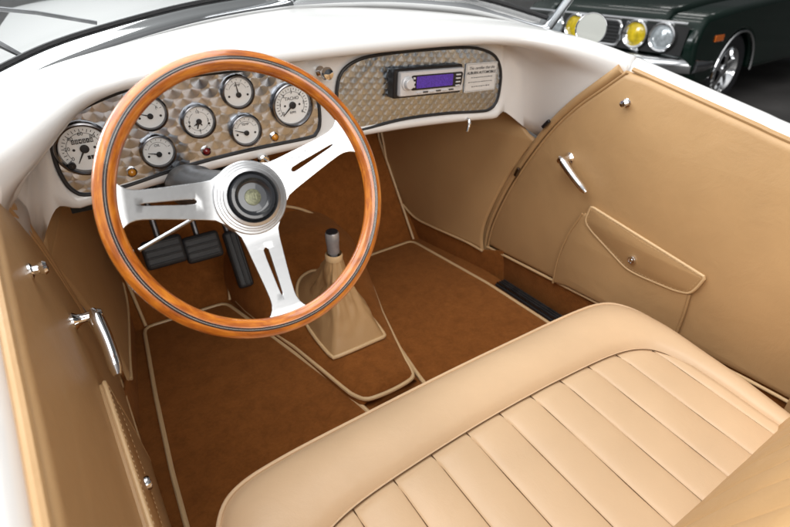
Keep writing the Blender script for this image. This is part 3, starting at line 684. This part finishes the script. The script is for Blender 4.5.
for px, mt, nm in (((131, 171), AMBER, 'amber warning lamp near the speedometer'), ((205, 150), REDL, 'red warning lamp'), ((273, 136), AMBER, 'amber warning lamp below the rev counter')):
    c = ony(*px, YD); c.y = YF; m = MB(); m.lathe(c, -Y, [(.0105, -.001), (.0105, .004), (.0085, .006), (.008, .004)], 24); B = m.build('warning_lamp', CHROME, CAR, label=nm)
    m = MB(); m.lathe(c, -Y, [(.008, .003), (.0068, .007), (.004, .0095), (.0004, .0102)], 20); m.build('lamp_lens', mt, B)
# ---- round pull knob between the panels
c = Vector((.588, YD-.005, 1.052)); m = MB(); m.lathe(c, (0, -1, .0), [(.0125, -.01), (.0125, .004), (.009, .008), (.006, .010), (.006, .030), (.012, .032), (.0155, .037), (.0155, .043), (.012, .048), (.0004, .050)], 28); m.build('pull_knob', CHROME, CAR)
# ---- ignition switch under the lip
c = Vector((.418, YD-.014, .868)); m = MB(); m.lathe(c, -Y, [(.013, -.004), (.013, .008), (.010, .011), (.0004, .0115)], 24)
m.box(c+Vector((0, -.026, -.006)), .005, .03, .022); K_ = m.build('ignition_switch', CHROME, CAR)
m = MB(); m.box(c+Vector((.012, -.02, -.028)), .012, .006, .028); m.build('key_fob', BLACK, K_, bevel=.002)
# ---- latch hook under the passenger lip
p0 = Vector((1.062, 1.20, .868)); m = MB(); m.tube([p0, p0+Vector((0, -.022, -.002)), p0+Vector((-.004, -.028, -.012)), p0+Vector((-.01, -.028, -.034))], [.004, .0045, .005, .0042], k=10); m.build('bonnet_release', CHROME, CAR)

# ---- radio
x0, x1, z0, z1 = .794, 1.010, .966, 1.034
sl = -.0; rx = Vector((1, 0, -.045)).normalized(); rz = Vector((.045, 0, 1)).normalized(); rc = Vector(((x0+x1)/2, YF, (z0+z1)/2-.003))
m = MB(); m.puff(rounded([rc-rx*.119-rz*.037, rc+rx*.113-rz*.038, rc+rx*.113+rz*.038, rc-rx*.119+rz*.037], .006, 3), -Y, [(0, -.002), (0, .021), (.003, .024), (.006, .024)])
RAD = m.build('radio', BLACK, CAR, angle=30)
m = MB(); m.puff(rounded([rc-rx*.106-rz*.031, rc+rx*.108-rz*.031, rc+rx*.108+rz*.031, rc-rx*.106+rz*.031], .005, 3), -Y, [(0, .021), (0, .033), (.002, .036), (.004, .0362)]); m.build('faceplate', SILVER, RAD, angle=40)
yf = -Y*.0365
m = MB(); m.prism(rounded([rc-rx*.072-rz*.017+yf, rc+rx*.100-rz*.017+yf, rc+rx*.104+rz*.021+yf, rc-rx*.072+rz*.021+yf], .008, 4), -Y, .0012); m.build('display_surround', BLACK, RAD)
m = MB(); dp = rounded([rc-rx*.055-rz*.0125+yf-Y*.0014, rc+rx*.068-rz*.0125+yf-Y*.0014, rc+rx*.068+rz*.0175+yf-Y*.0014, rc-rx*.055+rz*.0175+yf-Y*.0014], .003, 3); m.prism(dp, -Y, .0008); m.build('display', SCREEN, RAD)
m = MB(); m.lathe(rc-rx*.083+rz*.002+yf, -Y, [(.019, 0), (.018, .003), (.0145, .004), (.0135, .012), (.012, .014), (.0004, .0145)], 28); m.build('volume_knob', SILVER, RAD)
for i in range(4):
    m = MB(); m.box(rc+rx*.086+rz*(.0145-.0095*i)+yf-Y*.002, .016, .005, .0038, (rx, Y, rz)); m.build('button', SILVER, RAD, bevel=.0008)
for i in range(3):
    m = MB(); m.box(rc-rx*.0635+rz*(.014-.0105*i)+yf-Y*.002, .006, .005, .005, (rx, Y, rz)); m.build('button', SILVER, RAD, bevel=.0008)
for i in range(6):
    m = MB(); m.box(rc+rx*(-.045+.022*i)-rz*.0235+yf-Y*.001, .016, .004, .0032, (rx, Y, rz)); m.build('button', GREYM if i % 2 else SILVER, RAD, bevel=.0008)
# ---- etched plate beside it
pc = Vector((1.103, YF-.001, .982)); px_, pz_ = Vector((1, 0, -.04)).normalized(), Vector((.04, 0, 1)).normalized()
m = MB(); m.prism(rounded([pc-px_*.058-pz_*.040, pc+px_*.064-pz_*.040, pc+px_*.064+pz_*.040, pc-px_*.058+pz_*.040], .003, 3), -Y, .002); PL = m.build('plaque', PLATE, CAR, bevel=.0005)
tcx = pc+px_*.003-Y*.0024
text('This certifies that the', .0115, tcx+pz_*.026, px_, pz_, INK, 'lettering', PL, shear=.3)
text('AUBURN AUTOMOBILE', .0105, tcx+pz_*.013, px_, pz_, INK, 'lettering', PL, bold=.0002)
m = MB()
for j, w in enumerate((.038, .047, .034)):
    z = .000-.0125*j; x = -w
    while x < w:
        L = random.uniform(.004, .010); pts = [tcx+px_*(x+L*i/5)+pz_*(z+(.0016 if i % 2 else -.0016)*random.uniform(.4, 1.1)) for i in range(6)]
        m.tube(pts, .0005, k=4); x += L+.0025
m.build('engraved_script', INK, PL)
m = MB(); fr_ = [pc-px_*.055-pz_*.037, pc+px_*.061-pz_*.037, pc+px_*.061+pz_*.037, pc-px_*.055+pz_*.037]
m.tube([p-Y*.0024 for p in fr_], .0005, closed=True, k=4); m.build('plaque_border', GREYINK, PL)

# ================================================================== steering wheel
WC = Vector((.221, .678, 1.003)); tw = R_(25); WN = Vector((0, -math.cos(tw), math.sin(tw))); WU = Vector((0, math.sin(tw), math.cos(tw)))
def wp(a, b, off=0): return WC+X*a+WU*b+WN*off
RM, RA, RB = .1868, .0138, .0118
def torus(name, mat, R, ra, rb, parent, off=0, nu=160, nv=20):
    me = bpy.data.meshes.new(name); vs, fs, uvs = [], [], []
    for i in range(nu):
        for j in range(nv):
            a, q = 2*math.pi*i/nu, 2*math.pi*j/nv; r = R+ra*math.cos(q); vs.append(wp(r*math.cos(a), r*math.sin(a), off+rb*math.sin(q))-WC)
    for i in range(nu):
        for j in range(nv):
            fs.append((i*nv+j, i*nv+(j+1) % nv, ((i+1) % nu)*nv+(j+1) % nv, ((i+1) % nu)*nv+j)); uvs += [(i/nu, j/nv), (i/nu, (j+1)/nv), ((i+1)/nu, (j+1)/nv), ((i+1)/nu, j/nv)]
    me.from_pydata(vs, [], fs); uvl = me.uv_layers.new(name='UVMap')
    for k, l in enumerate(uvs): uvl.data[k].uv = l
    bm = bmesh.new(); bm.from_mesh(me); bmesh.ops.recalc_face_normals(bm, faces=bm.faces); bm.to_mesh(me); bm.free()
    me.polygons.foreach_set('use_smooth', [True]*len(me.polygons)); me.materials.append(mat)
    o = bpy.data.objects.new(name, me); COL.objects.link(o); ORG[o.name] = WC.copy(); o.parent = parent; o.location = WC-ORG[parent.name]; return o
SW = torus('steering_wheel', WOOD, RM, RA, RB, CAR); SW['label'] = 'three spoke steering wheel with varnished wood rim'
for rr, mt, w in ((RM+.0014, INLAY, .0014), (RM-.0014, INLAY, .0014)):
    m = MB(); m.tube([wp(rr*math.cos(a), rr*math.sin(a), RB*math.sqrt(1-((rr-RM)/RA)**2)-.0008) for a in [2*math.pi*i/160 for i in range(160)]], w, closed=True, k=8); m.build('rim_inlay', mt, SW)
m = MB(); m.tube([wp(RM*math.cos(a), RM*math.sin(a), RB-.0006) for a in [2*math.pi*i/160 for i in range(160)]], .0007, closed=True, k=8); m.build('rim_inlay', plain('pale_inlay', (.42, .40, .38), .3, coat=1), SW)
def spoke(deg):
    a = R_(deg); d = (math.cos(a), math.sin(a)); s_ = (-d[1], d[0]); m = MB()
    R0 = [.040, .052, .066, .075, .078, .09, .11, .13, .143, .147, .155, .163, .169, .174]
    HW = [.036, .0285, .0262, .0252, .025, .0238, .0218, .02, .0192, .019, .0195, .022, .026, .032]
    SL = [0, 0, 0, 0, .0034, .0036, .0028, .0020, .0014, 0, 0, 0, 0, 0]
    SL[3] = .0008; SL[9] = .0006
    def off(r): t = max(0, min(1, (r-.05)/.12)); return -.030+.028*(t**1.15)
    P = lambda r, h, o=0: wp(d[0]*r+s_[0]*h, d[1]*r+s_[1]*h, off(r)+o)
    for th in (.0022, -.0022):
        rows = [[P(r, -h, th), P(r, -h*.55 if s < .001 else -(h+s)/2, th), P(r, -max(s, .0002), th), P(r, max(s, .0002), th), P(r, h*.55 if s < .001 else (h+s)/2, th), P(r, h, th)] for r, h, s in zip(R0, HW, SL)]
        o = len(m.v); m.v += [p for rw in rows for p in rw]
        for i in range(len(rows)-1):
            for j in range(5):
                if j == 2 and 3 <= i <= 8: continue
                m.f.append((o+i*6+j, o+i*6+j+1, o+(i+1)*6+j+1, o+(i+1)*6+j)); m.m.append(0)
    n6 = len(R0)*6
    for i in range(len(R0)-1):
        for j in (0, 5): m.f.append((i*6+j, (i+1)*6+j, n6+(i+1)*6+j, n6+i*6+j)); m.m.append(0)
        if 3 <= i <= 8:
            for j in (2, 3): m.f.append((i*6+j, (i+1)*6+j, n6+(i+1)*6+j, n6+i*6+j)); m.m.append(0)
    return m.build('spoke', ALU, SW, angle=40, bevel=.0008)
for dg in (171.2, 19.5, 270): spoke(dg)
# faint engraved signature on the right spoke
a = R_(19.5); dd = X*math.cos(a)+WU*math.sin(a); ss = -X*math.sin(a)+WU*math.cos(a); up_ = (dd.cross(ss)).normalized()
d3 = (wp(.15*math.cos(a), .15*math.sin(a), -.0068)-wp(.08*math.cos(a), .08*math.sin(a), -.0232)).normalized()
text('Nardi', .017, wp(.092*math.cos(a)-.0145*math.sin(a), .092*math.sin(a)+.0145*math.cos(a), -.0168), d3, ss, SILVER, 'signature', SW, shear=.35)
HB = wp(0, 0, -.030); m = MB()
m.lathe(HB, WN, [(.050, -.02), (.0535, -.012), (.0535, .006), (.052, .008), (.049, .0085), (.048, .0105), (.0455, .011), (.0445, .013), (.042, .0135), (.041, .016), (.037, .0175), (.0355, .015), (.034, .004)], 80); m.build('hub_ring', ALU, SW, angle=25)
m = MB(); m.lathe(HB, WN, [(.0345, .002), (.0335, .016), (.031, .021), (.027, .0215), (.0235, .016), (.020, .0135), (.017, .0135)], 60); m.build('horn_button', HORN, SW, angle=50)
m = MB(); m.lathe(HB, WN, [(.021, .012), (.0205, .0145), (.0004, .0155)], 40); m.build('horn_face', plain('horn_face', (.06, .065, .072), .3, .3, coat=.6), SW)
m = MB(); m.lathe(HB+WN*.0147, WN, [(.0120, 0), (.0116, .0014), (.010, .0018), (.0004, .0022)], 36); m.build('emblem', EMB, SW)
# emblem relief: a simple crest of bars
m = MB()
for q in range(3): m.box(HB+WN*.0172+X*(-.004+.004*q)+WU*(.002*(q % 2)), .0018, .009, .0008, (X, WU, WN))
m.build('emblem_relief', plain('gold_relief', (.17, .175, .11), .35, .5), SW)
CD = Vector((0, math.cos(R_(16)), -math.sin(R_(16)))); m = MB(); m.lathe(wp(0, 0, -.045), CD, [(.034, 0), (.032, .03), (.028, .06), (.034, .07), (.037, .085), (.038, .12), (.038, .30), (.044, .32), (.044, .42), (.034, .44), (.032, 1.0)], 40); SC = m.build('steering_column', plain('column_grey', (.055, .057, .06), .35, .3, vary=.2, vscale=20), CAR)
p0, p1 = wp(.0, .01, -.15), wp(-.155, -.035, -.12); m = MB(); m.tube([p0, p0.lerp(p1, .5), p1], [.0034, .0032, .003], k=10); m.build('indicator_stalk', plain('stalk_steel', (.40, .41, .43), .22, 1), SC)

# dark tray of wiring and brackets under the dash on the driver's side
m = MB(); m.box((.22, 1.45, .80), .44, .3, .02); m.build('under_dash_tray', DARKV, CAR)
m = MB()
for i in range(5):
    a0 = Vector((.09+.07*i, 1.25, .83)); m.tube(spline([a0, a0+Vector((.03, .05, -.05)), a0+Vector((.08, .12, -.03)), a0+Vector((.10, .2, .0))], 16), .004, k=6)
m.build('wiring', BLACK, CAR)

# ================================================================== bench seat
PT = .0925
def tilt(y): return -.10*(.69-y)
c0 = [(-.545, .10), (-.575, .28), (-.588, .46), (-.590, .56), (-.572, .632), (-.525, .676), (-.42, .692), (-.2, .697), (0, .699)]
c0 = c0+[(-x, y) for x, y in reversed(c0[:-1])]
c2 = [(-.485, .10), (-.492, .24), (-.495, .36), (-.486, .44), (-.453, .494), (-.37, .524), (-.2, .538), (0, .543)]
c2 = c2+[(-x, y) for x, y in reversed(c2[:-1])]
NC = 220
A = spline([(x, y, 0) for x, y in c0], NC); B = spline([(x, y, 0) for x, y in c2], NC)
rows = []
for (off, z) in ((-.04, -.27), (-.004, -.20), (.012, -.11), (.015, -.05), (.010, -.016), (.002, -.004)):
    rw = []
    for i, p in enumerate(A):
        t = (A[min(NC-1, i+1)]-A[max(0, i-1)]).normalized(); nrm = Vector((-t.y, t.x, 0)); 
        q = p+nrm*off; rw.append(Vector((q.x+XC, q.y, .45+tilt(p.y)+z)))
    rows.append(rw)
for k in range(0, 15):
    t = k/14; rw = []
    for i, (p, q) in enumerate(zip(A, B)):
        r = p.lerp(q, t); bul = .030*math.sin(math.pi*min(1, t))**.62
        wr = .0035*noise.noise(Vector((r.x*7, r.y*7, 3)))*math.sin(math.pi*t)
        z = .449+.020*t+bul+wr+tilt(r.y)
        if k == 14: z -= .004
        rw.append(Vector((r.x+XC, r.y, z)))
    rows.append(rw)
m = MB(); m.grid(rows); SEAT = m.build('seat_cushion', TANLIT, CAR, angle=80, fixn=True)
# pleated field
def y2(x):
    a = abs(x)
    for (x0, ya), (x1, yb_) in zip(c2, c2[1:]):
        if x0 <= -a <= x1 and x1 > x0 and ya >= .36: return ya+(yb_-ya)*(-a-x0)/(x1-x0)
    return .36
Bl = sorted([(p.x, p.y) for p in B if p.y > .30])
def y2(x):
    for (xa, ya), (xb, yb_) in zip(Bl, Bl[1:]):
        if xa <= x <= xb: return ya+(yb_-ya)*(x-xa)/max(1e-6, xb-xa)
    return Bl[0][1]
xs = []
k = -6
while k < 6.1:
    for f in (0, .02, .05, .1, .18, .3, .42, .5, .58, .7, .82, .9, .95, .98):
        xx = (k+f)*PT
        if -.4945 < xx < .4945: xs.append(xx)
    k += 1
xs = [-.4948]+xs+[.4948]
rows = []
for i in range(46):
    rw = []
    for xx in xs:
        yf_ = y2(xx); t = i/45; y = .10+(yf_-.10)*t; d = yf_-y
        e_ = min(1, d/.03); e_ = 1-(1-e_)**2
        pf = abs(math.sin(math.pi*xx/PT))**.42
        if abs(xx) > .4935: pf = 0
        wr = .0022*noise.noise(Vector((xx*11, y*9, 8)))
        z = .468-.004+tilt(y)+.0095*pf*e_+.006*e_+wr*e_
        rw.append(Vector((xx+XC, y, z)))
    rows.append(rw)
m = MB(); m.grid(rows); m.build('pleated_panel', TANLIT, SEAT, angle=80)
# seam threads of pleats, border seam and front piping
m = MB()
for k in range(-6, 6):
    xx = k*PT
    if abs(xx) < .49: m.tube([Vector((xx+XC, .10+(y2(xx)-.10)*i/20, .468+tilt(.10+(y2(xx)-.10)*i/20)+.0032*(1 if i < 19 else .4)-.001)) for i in range(21)], .0014, k=6)
m.build('pleat_seams', SEAM, SEAT)
m = MB(); m.tube([Vector((p.x+XC, p.y, .449+.020-.002+tilt(p.y))) for p in B], .0032, k=8); m.build('border_piping', TANLIT, SEAT)
m = MB(); m.tube([Vector((p.x+XC, p.y+.0035, .449-.0035+tilt(p.y))) for p in B], .0010, k=6); m.v = [v+Vector((0, -.0065, .0245)) for v in m.v]; m.build('border_seam', SEAM, SEAT)
m = MB(); m.tube([Vector((p.x*1.003+XC, p.y+.002, .4505+tilt(p.y))) for p in A], .0044, k=10); m.build('front_piping', TANLIT, SEAT)
# backrest
BU = Vector((0, -.36, .93)).normalized(); BNn = Vector((0, .93, .36)).normalized()
rows = []; xb = []
k = -7
while k < 7.1:
    for f in (0, .03, .1, .25, .5, .75, .9, .97): xb.append((k+f)*PT)
    k += 1
xb = [x for x in xb if abs(x) <= .575]
for i in range(46):
    s_ = -.06+.54*i/45; rw = []
    for xx in [-.60, -.598, -.588]+xb+[.588, .598, .60]:
        base_ = Vector((xx+XC, .192, .415))+BU*s_
        ed = max(0, (abs(xx)-.50)/.10); pf = abs(math.sin(math.pi*xx/PT))**.42*min(1, max(0, (s_-.015)/.09)) if abs(xx) < .485 else .6
        rr = .0092*pf-.045*ed**3+.012*math.sin(math.pi*max(0, min(1, (s_+.06)/.6)))-.02*max(0, (.02-s_)/.08)**2
        if abs(xx) > .599: rr -= .10
        if s_ > .42: rr -= .06*((s_-.42)/.06)**2
        rw.append(base_+BNn*(rr+.0025*noise.noise(Vector((xx*8, s_*8, 1)))))
    rows.append(rw)
m = MB(); m.grid(rows); BK = m.build('seat_backrest', TAN, CAR, angle=80)

# ================================================================== windscreen
wb_ = [(-.735, 1.195, 1.062), (-.68, 1.225, 1.080), (-.58, 1.275, 1.110), (-.47, 1.315, 1.132), (-.30, 1.368, 1.158), (-.15, 1.405, 1.172), (0, 1.432, 1.180)]
wr_ = [(-x, y, z+.030*min(1, -x/.45)) for x, y, z in reversed(wb_[:-1])]
BKT = Vector((0, -.62, .80)).normalized()                       # the glass leans back
m = MB(); lft = spline([(x+XC, y, z) for x, y, z in wb_], 50); rgt = spline([(wb_[-1][0]+XC, *wb_[-1][1:])]+[(x+XC, y, z) for x, y, z in wr_], 50)
for path in (lft, rgt):
    rows = []
    for i, p in enumerate(path):
        t = (path[min(49, i+1)]-path[max(0, i-1)]).normalized(); fwd = Vector((-t.y, t.x, 0)).normalized()
        rows.append([p+fwd*a+Z*b for a, b in ((.03, -.03), (-.022, -.010), (-.026, -.002), (-.023, .005), (-.015, .0125), (-.007, .0205), (-.001, .028), (.004, .031), (.012, .028), (.03, -.01))])
    m.grid(rows)
m.box((XC, 1.428, 1.205), .03, .035, .06); WS = m.build('windscreen_frame', CHROME, CAR, angle=45)
m = MB()
for path in (lft, rgt): m.tube([p+Vector((0, 0, .034)) for p in path], .0042, k=8)
m.build('windscreen_gasket', RUBBER, WS)
for path in (lft, rgt):
    m = MB(); rows = []
    for i, p in enumerate(path):
        t = (path[min(49, i+1)]-path[max(0, i-1)]).normalized(); nn = t.cross(BKT).normalized()
        rows.append([p+Z*.034+BKT*.36*k/6 for k in range(7)])
    m.grid(rows); m.build('windscreen_glass', GLASS, WS)
POST = plain('satin_post', (.55, .57, .60), .3, 1)
for path, i in ((lft, 0), (rgt, -1), (lft, -1)):
    m = MB(); p = path[i]; m.tube([p+Z*.0, p+BKT*.40], .013, k=12); m.build('windscreen_post', POST, WS)
# wipers lying on the outside of the driver's pane
def glasspt(u, v, lift=.0):
    i = 20; t = (lft[i+1]-lft[i-1]).normalized(); nn = t.cross(BKT).normalized(); return onpl(u, v, lft[i]+Vector((0, .02, 0)), nn)
w0, w1 = ony(-30, 6, 1.42), ony(97, 23, 1.42)
m = MB(); m.tube([w0, w0.lerp(w1, .5)+Vector((0, .003, .004)), w1], .0045, k=8); WP = m.build('wiper', GREYM, CAR)
m = MB(); m.tube([ony(-40, 24, 1.5), ony(-5, 42, 1.47), ony(24, 57, 1.44)], [.010, .008, .005], k=8); m.build('wiper_arm', GREYM, WP)

# ---- round mirror on the passenger side
mc = CAM_LOC+ray(591, 29)*1.62; md = (Vector((.1, -.2, 1.2))-mc).normalized()
m = MB(); m.lathe(mc, md, [(.0004, -.028), (.024, -.025), (.040, -.012), (.046, 0), (.0475, .004), (.046, .007), (.0435, .0065)], 40); MI = m.build('side_mirror', CHROME, CAR)
m = MB(); m.disc(mc+md*.006, md, .0437, 40); m.build('mirror_glass', MIRROR, MI)
m = MB(); m.tube(spline([mc-md*.02+Vector((0, 0, -.01)), mc-md*.03+Vector((0, 0, -.05)), Vector((XC+.735, 1.19, 1.085))], 14), .006, k=8); m.build('mirror_arm', CHROME, MI)

# ================================================================== dark muscle car behind
O = Vector((4.70, 3.45, 0)); BU_ = Vector((.9992, .040, 0)); BV = Vector((.040, -.9992, 0))     # back, its left
def bp_(u, v, z): return O+BU_*u+BV*v+Z*z
MC = empty('muscle_car', O+BU_*2.3, 'dark green car parked beyond the passenger door with one yellow headlamp', 'car')
def arch(uc, r=.37, k=12): return [(uc+r*math.cos(math.pi*(1-i/k)), .30+r*math.sin(math.pi*(1-i/k))) for i in range(k+1)]
prof_ = [(.10, .30), (.02, .42), (-.02, .60), (.02, .76), (.10, .83), (.6, .88), (1.3, .92), (2.4, .96), (3.6, .98), (4.5, .93), (4.75, .85), (4.78, .45), (4.5, .30)]
bot_ = [(4.5, .26)]+list(reversed(arch(3.75)))+list(reversed(arch(.80)))+[(.30, .26)]
m = MB()
for sg in (1, -1):
    m.prism([bp_(u, sg*.945, z) for u, z in prof_[:-1]+bot_[1:]], BV*(-sg), .33)
m.prism([bp_(u+.04, -.614, z+(.035 if .7 < z else 0)) for u, z in prof_], BV, 1.228)
MB_ = m.build('body', GREEN, MC, bevel=.045, angle=50)
m = MB(); cab = [(1.75, .97), (2.35, 1.32), (2.6, 1.36), (3.2, 1.35), (3.5, 1.30), (4.15, .99)]
rows = [[bp_(u, v*(.80 if z < 1.1 else .62), z) for v in (-1, -.9, -.5, 0, .5, .9, 1)] for u, z in cab]; m.grid(rows)
rows2 = [[bp_(u, sg*.80, .95), bp_(u, sg*(.80 if z < 1.1 else .62), z)] for u, z in cab for sg in (1,)]
m.grid(rows2); m.grid([[bp_(u, -.80, .95), bp_(u, -(.80 if z < 1.1 else .62), z)] for u, z in cab]); m.build('roof', GREEN, MC, angle=60)
m = MB(); m.add([bp_(1.80, -.74, 1.0), bp_(1.80, .74, 1.0), bp_(2.33, .58, 1.312), bp_(2.33, -.58, 1.312)], [(0, 1, 2, 3)]); m.v = [v+Z*.012-BU_*.01 for v in m.v]; m.build('windscreen', plain('dark_glass', (.01, .012, .013), .04, coat=1), MC)
# grille opening with chrome surround, headlamps
m = MB(); m.prism([bp_(-.022, -.84, .52), bp_(-.022, .84, .52), bp_(-.012, .86, .75), bp_(-.012, -.86, .75)], -BU_, .008); GR = m.build('grille', DARKV, MC)
m = MB()
for k in range(7): m.box(bp_(-.036, .065, .54+.03*k), .008, .34, .006, (BU_, BV, Z))
m.build('grille_bar', GREYM, GR)
m = MB(); m.tube(rounded([bp_(-.036, .24, .535), bp_(-.036, -.11, .535), bp_(-.036, -.11, .745), bp_(-.036, .24, .745)], .06, 5), .016, closed=True, k=8); m.build('grille_surround', CHROME, GR)
m = MB(); m.tube([bp_(-.04, v, .775) for v in (-.85, 0, .85)], .012, k=8); m.tube(spline([bp_(-.035, .30, .755), bp_(-.04, .32, .66), bp_(-.04, .36, .55), bp_(-.04, .46, .52)], 12), .018, k=8); m.build('chrome_trim', CHROME, GR)
for v, mt, lb in ((.655, LENS, 'clear outer headlamp'), (.40, YELL, 'yellow inner headlamp'), (-.25, YELL, 'yellow inner headlamp'), (-.505, LENS, 'clear outer headlamp')):
    c = bp_(-.035, v, .655); m = MB(); m.lathe(c, -BU_, [(.118, -.04), (.120, .03), (.112, .04), (.098, .03), (.092, .01)], 36); H = m.build('headlamp', CHROME, MC, label=lb)
    m = MB(); m.lathe(c, -BU_, [(.094, .008), (.08, .022), (.045, .032), (.0005, .036)], 30); m.build('lens', mt, H)
m = MB(); rows = []
for i in range(31):
    v = -.93+1.86*i/30; a = abs(v)/.93; u = -.10+.16*a**5; rows.append([bp_(u+du, v, z) for du, z in ((.08, .50), (.0, .50), (-.03, .47), (-.035, .42), (-.02, .38), (.05, .37))])
m.grid(rows)
for sg in (1, -1): m.tube([bp_(.05, sg*.93, .44), bp_(.14, sg*.965, .44), bp_(.30, sg*.965, .44)], [.06, .05, .03], k=10)
m.build('bumper', plain('dull_chrome', (.42, .43, .44), .2, 1, vary=.15, vscale=8), MC, angle=60)
m = MB(); m.box(bp_(.36, .948, .645), .15, .016, .055, (BU_, BV, Z)); m.build('side_marker', plain('orange_marker', (.75, .16, .01), .2, coat=1), MC, bevel=.006)
for sg in (1, -1):
    m = MB(); m.tube([bp_(u, sg*.947, z) for u, z in arch(.80, .372, 20)], .012, k=8); m.build('arch_trim', CHROME, MC)
def wheel(u, sg):
    c = bp_(u, sg*.80, .325); ax = BV*sg; m = MB()
    m.lathe(c, ax, [(.20, -.10), (.29, -.10), (.318, -.075), (.325, -.03), (.325, .04), (.318, .085), (.29, .105), (.225, .10), (.205, .085)], 48); w = m.build('wheel', RUBBER, MC)
    m = MB(); m.lathe(c, ax, [(.21, .092), (.20, .098), (.19, .085), (.175, .04), (.16, .02)], 40); m.lathe(c, ax, [(.055, .03), (.055, .085), (.03, .095), (.0005, .096)], 20)
    a1 = ax.cross(Z).normalized()
    for k in range(5):
        q = 2*math.pi*k/5+.3; d = a1*math.cos(q)+Z*math.sin(q); t = d.cross(ax)
        m.prism([c+d*.04-t*.034+ax*.055, c+d*.185-t*.024+ax*.05, c+d*.185+t*.024+ax*.05, c+d*.04+t*.034+ax*.055], ax, .022)
    m.build('rim', CHROME, w, angle=30)
    m = MB(); m.disc(c+ax*.01, ax, .2, 30); m.build('brake_disc', DARKV, w)
    # raised white tyre lettering
    m = MB()
    for k in range(9):
        q = -.9+k*.16; d = a1*math.cos(q)+Z*math.sin(q); t = d.cross(ax); m.box(c+d*.262+ax*.106, .018, .032, .002, (t, d, ax))
    m.build('tyre_lettering', DIAL, w)
for u in (.80, 3.75):
    for sg in (1, -1): wheel(u, sg)
m = MB(); m.box(bp_(2.4, 0, .28), 4.2, 1.2, .12, (BU_, BV, Z)); m.build('underbody', DARKV, MC)
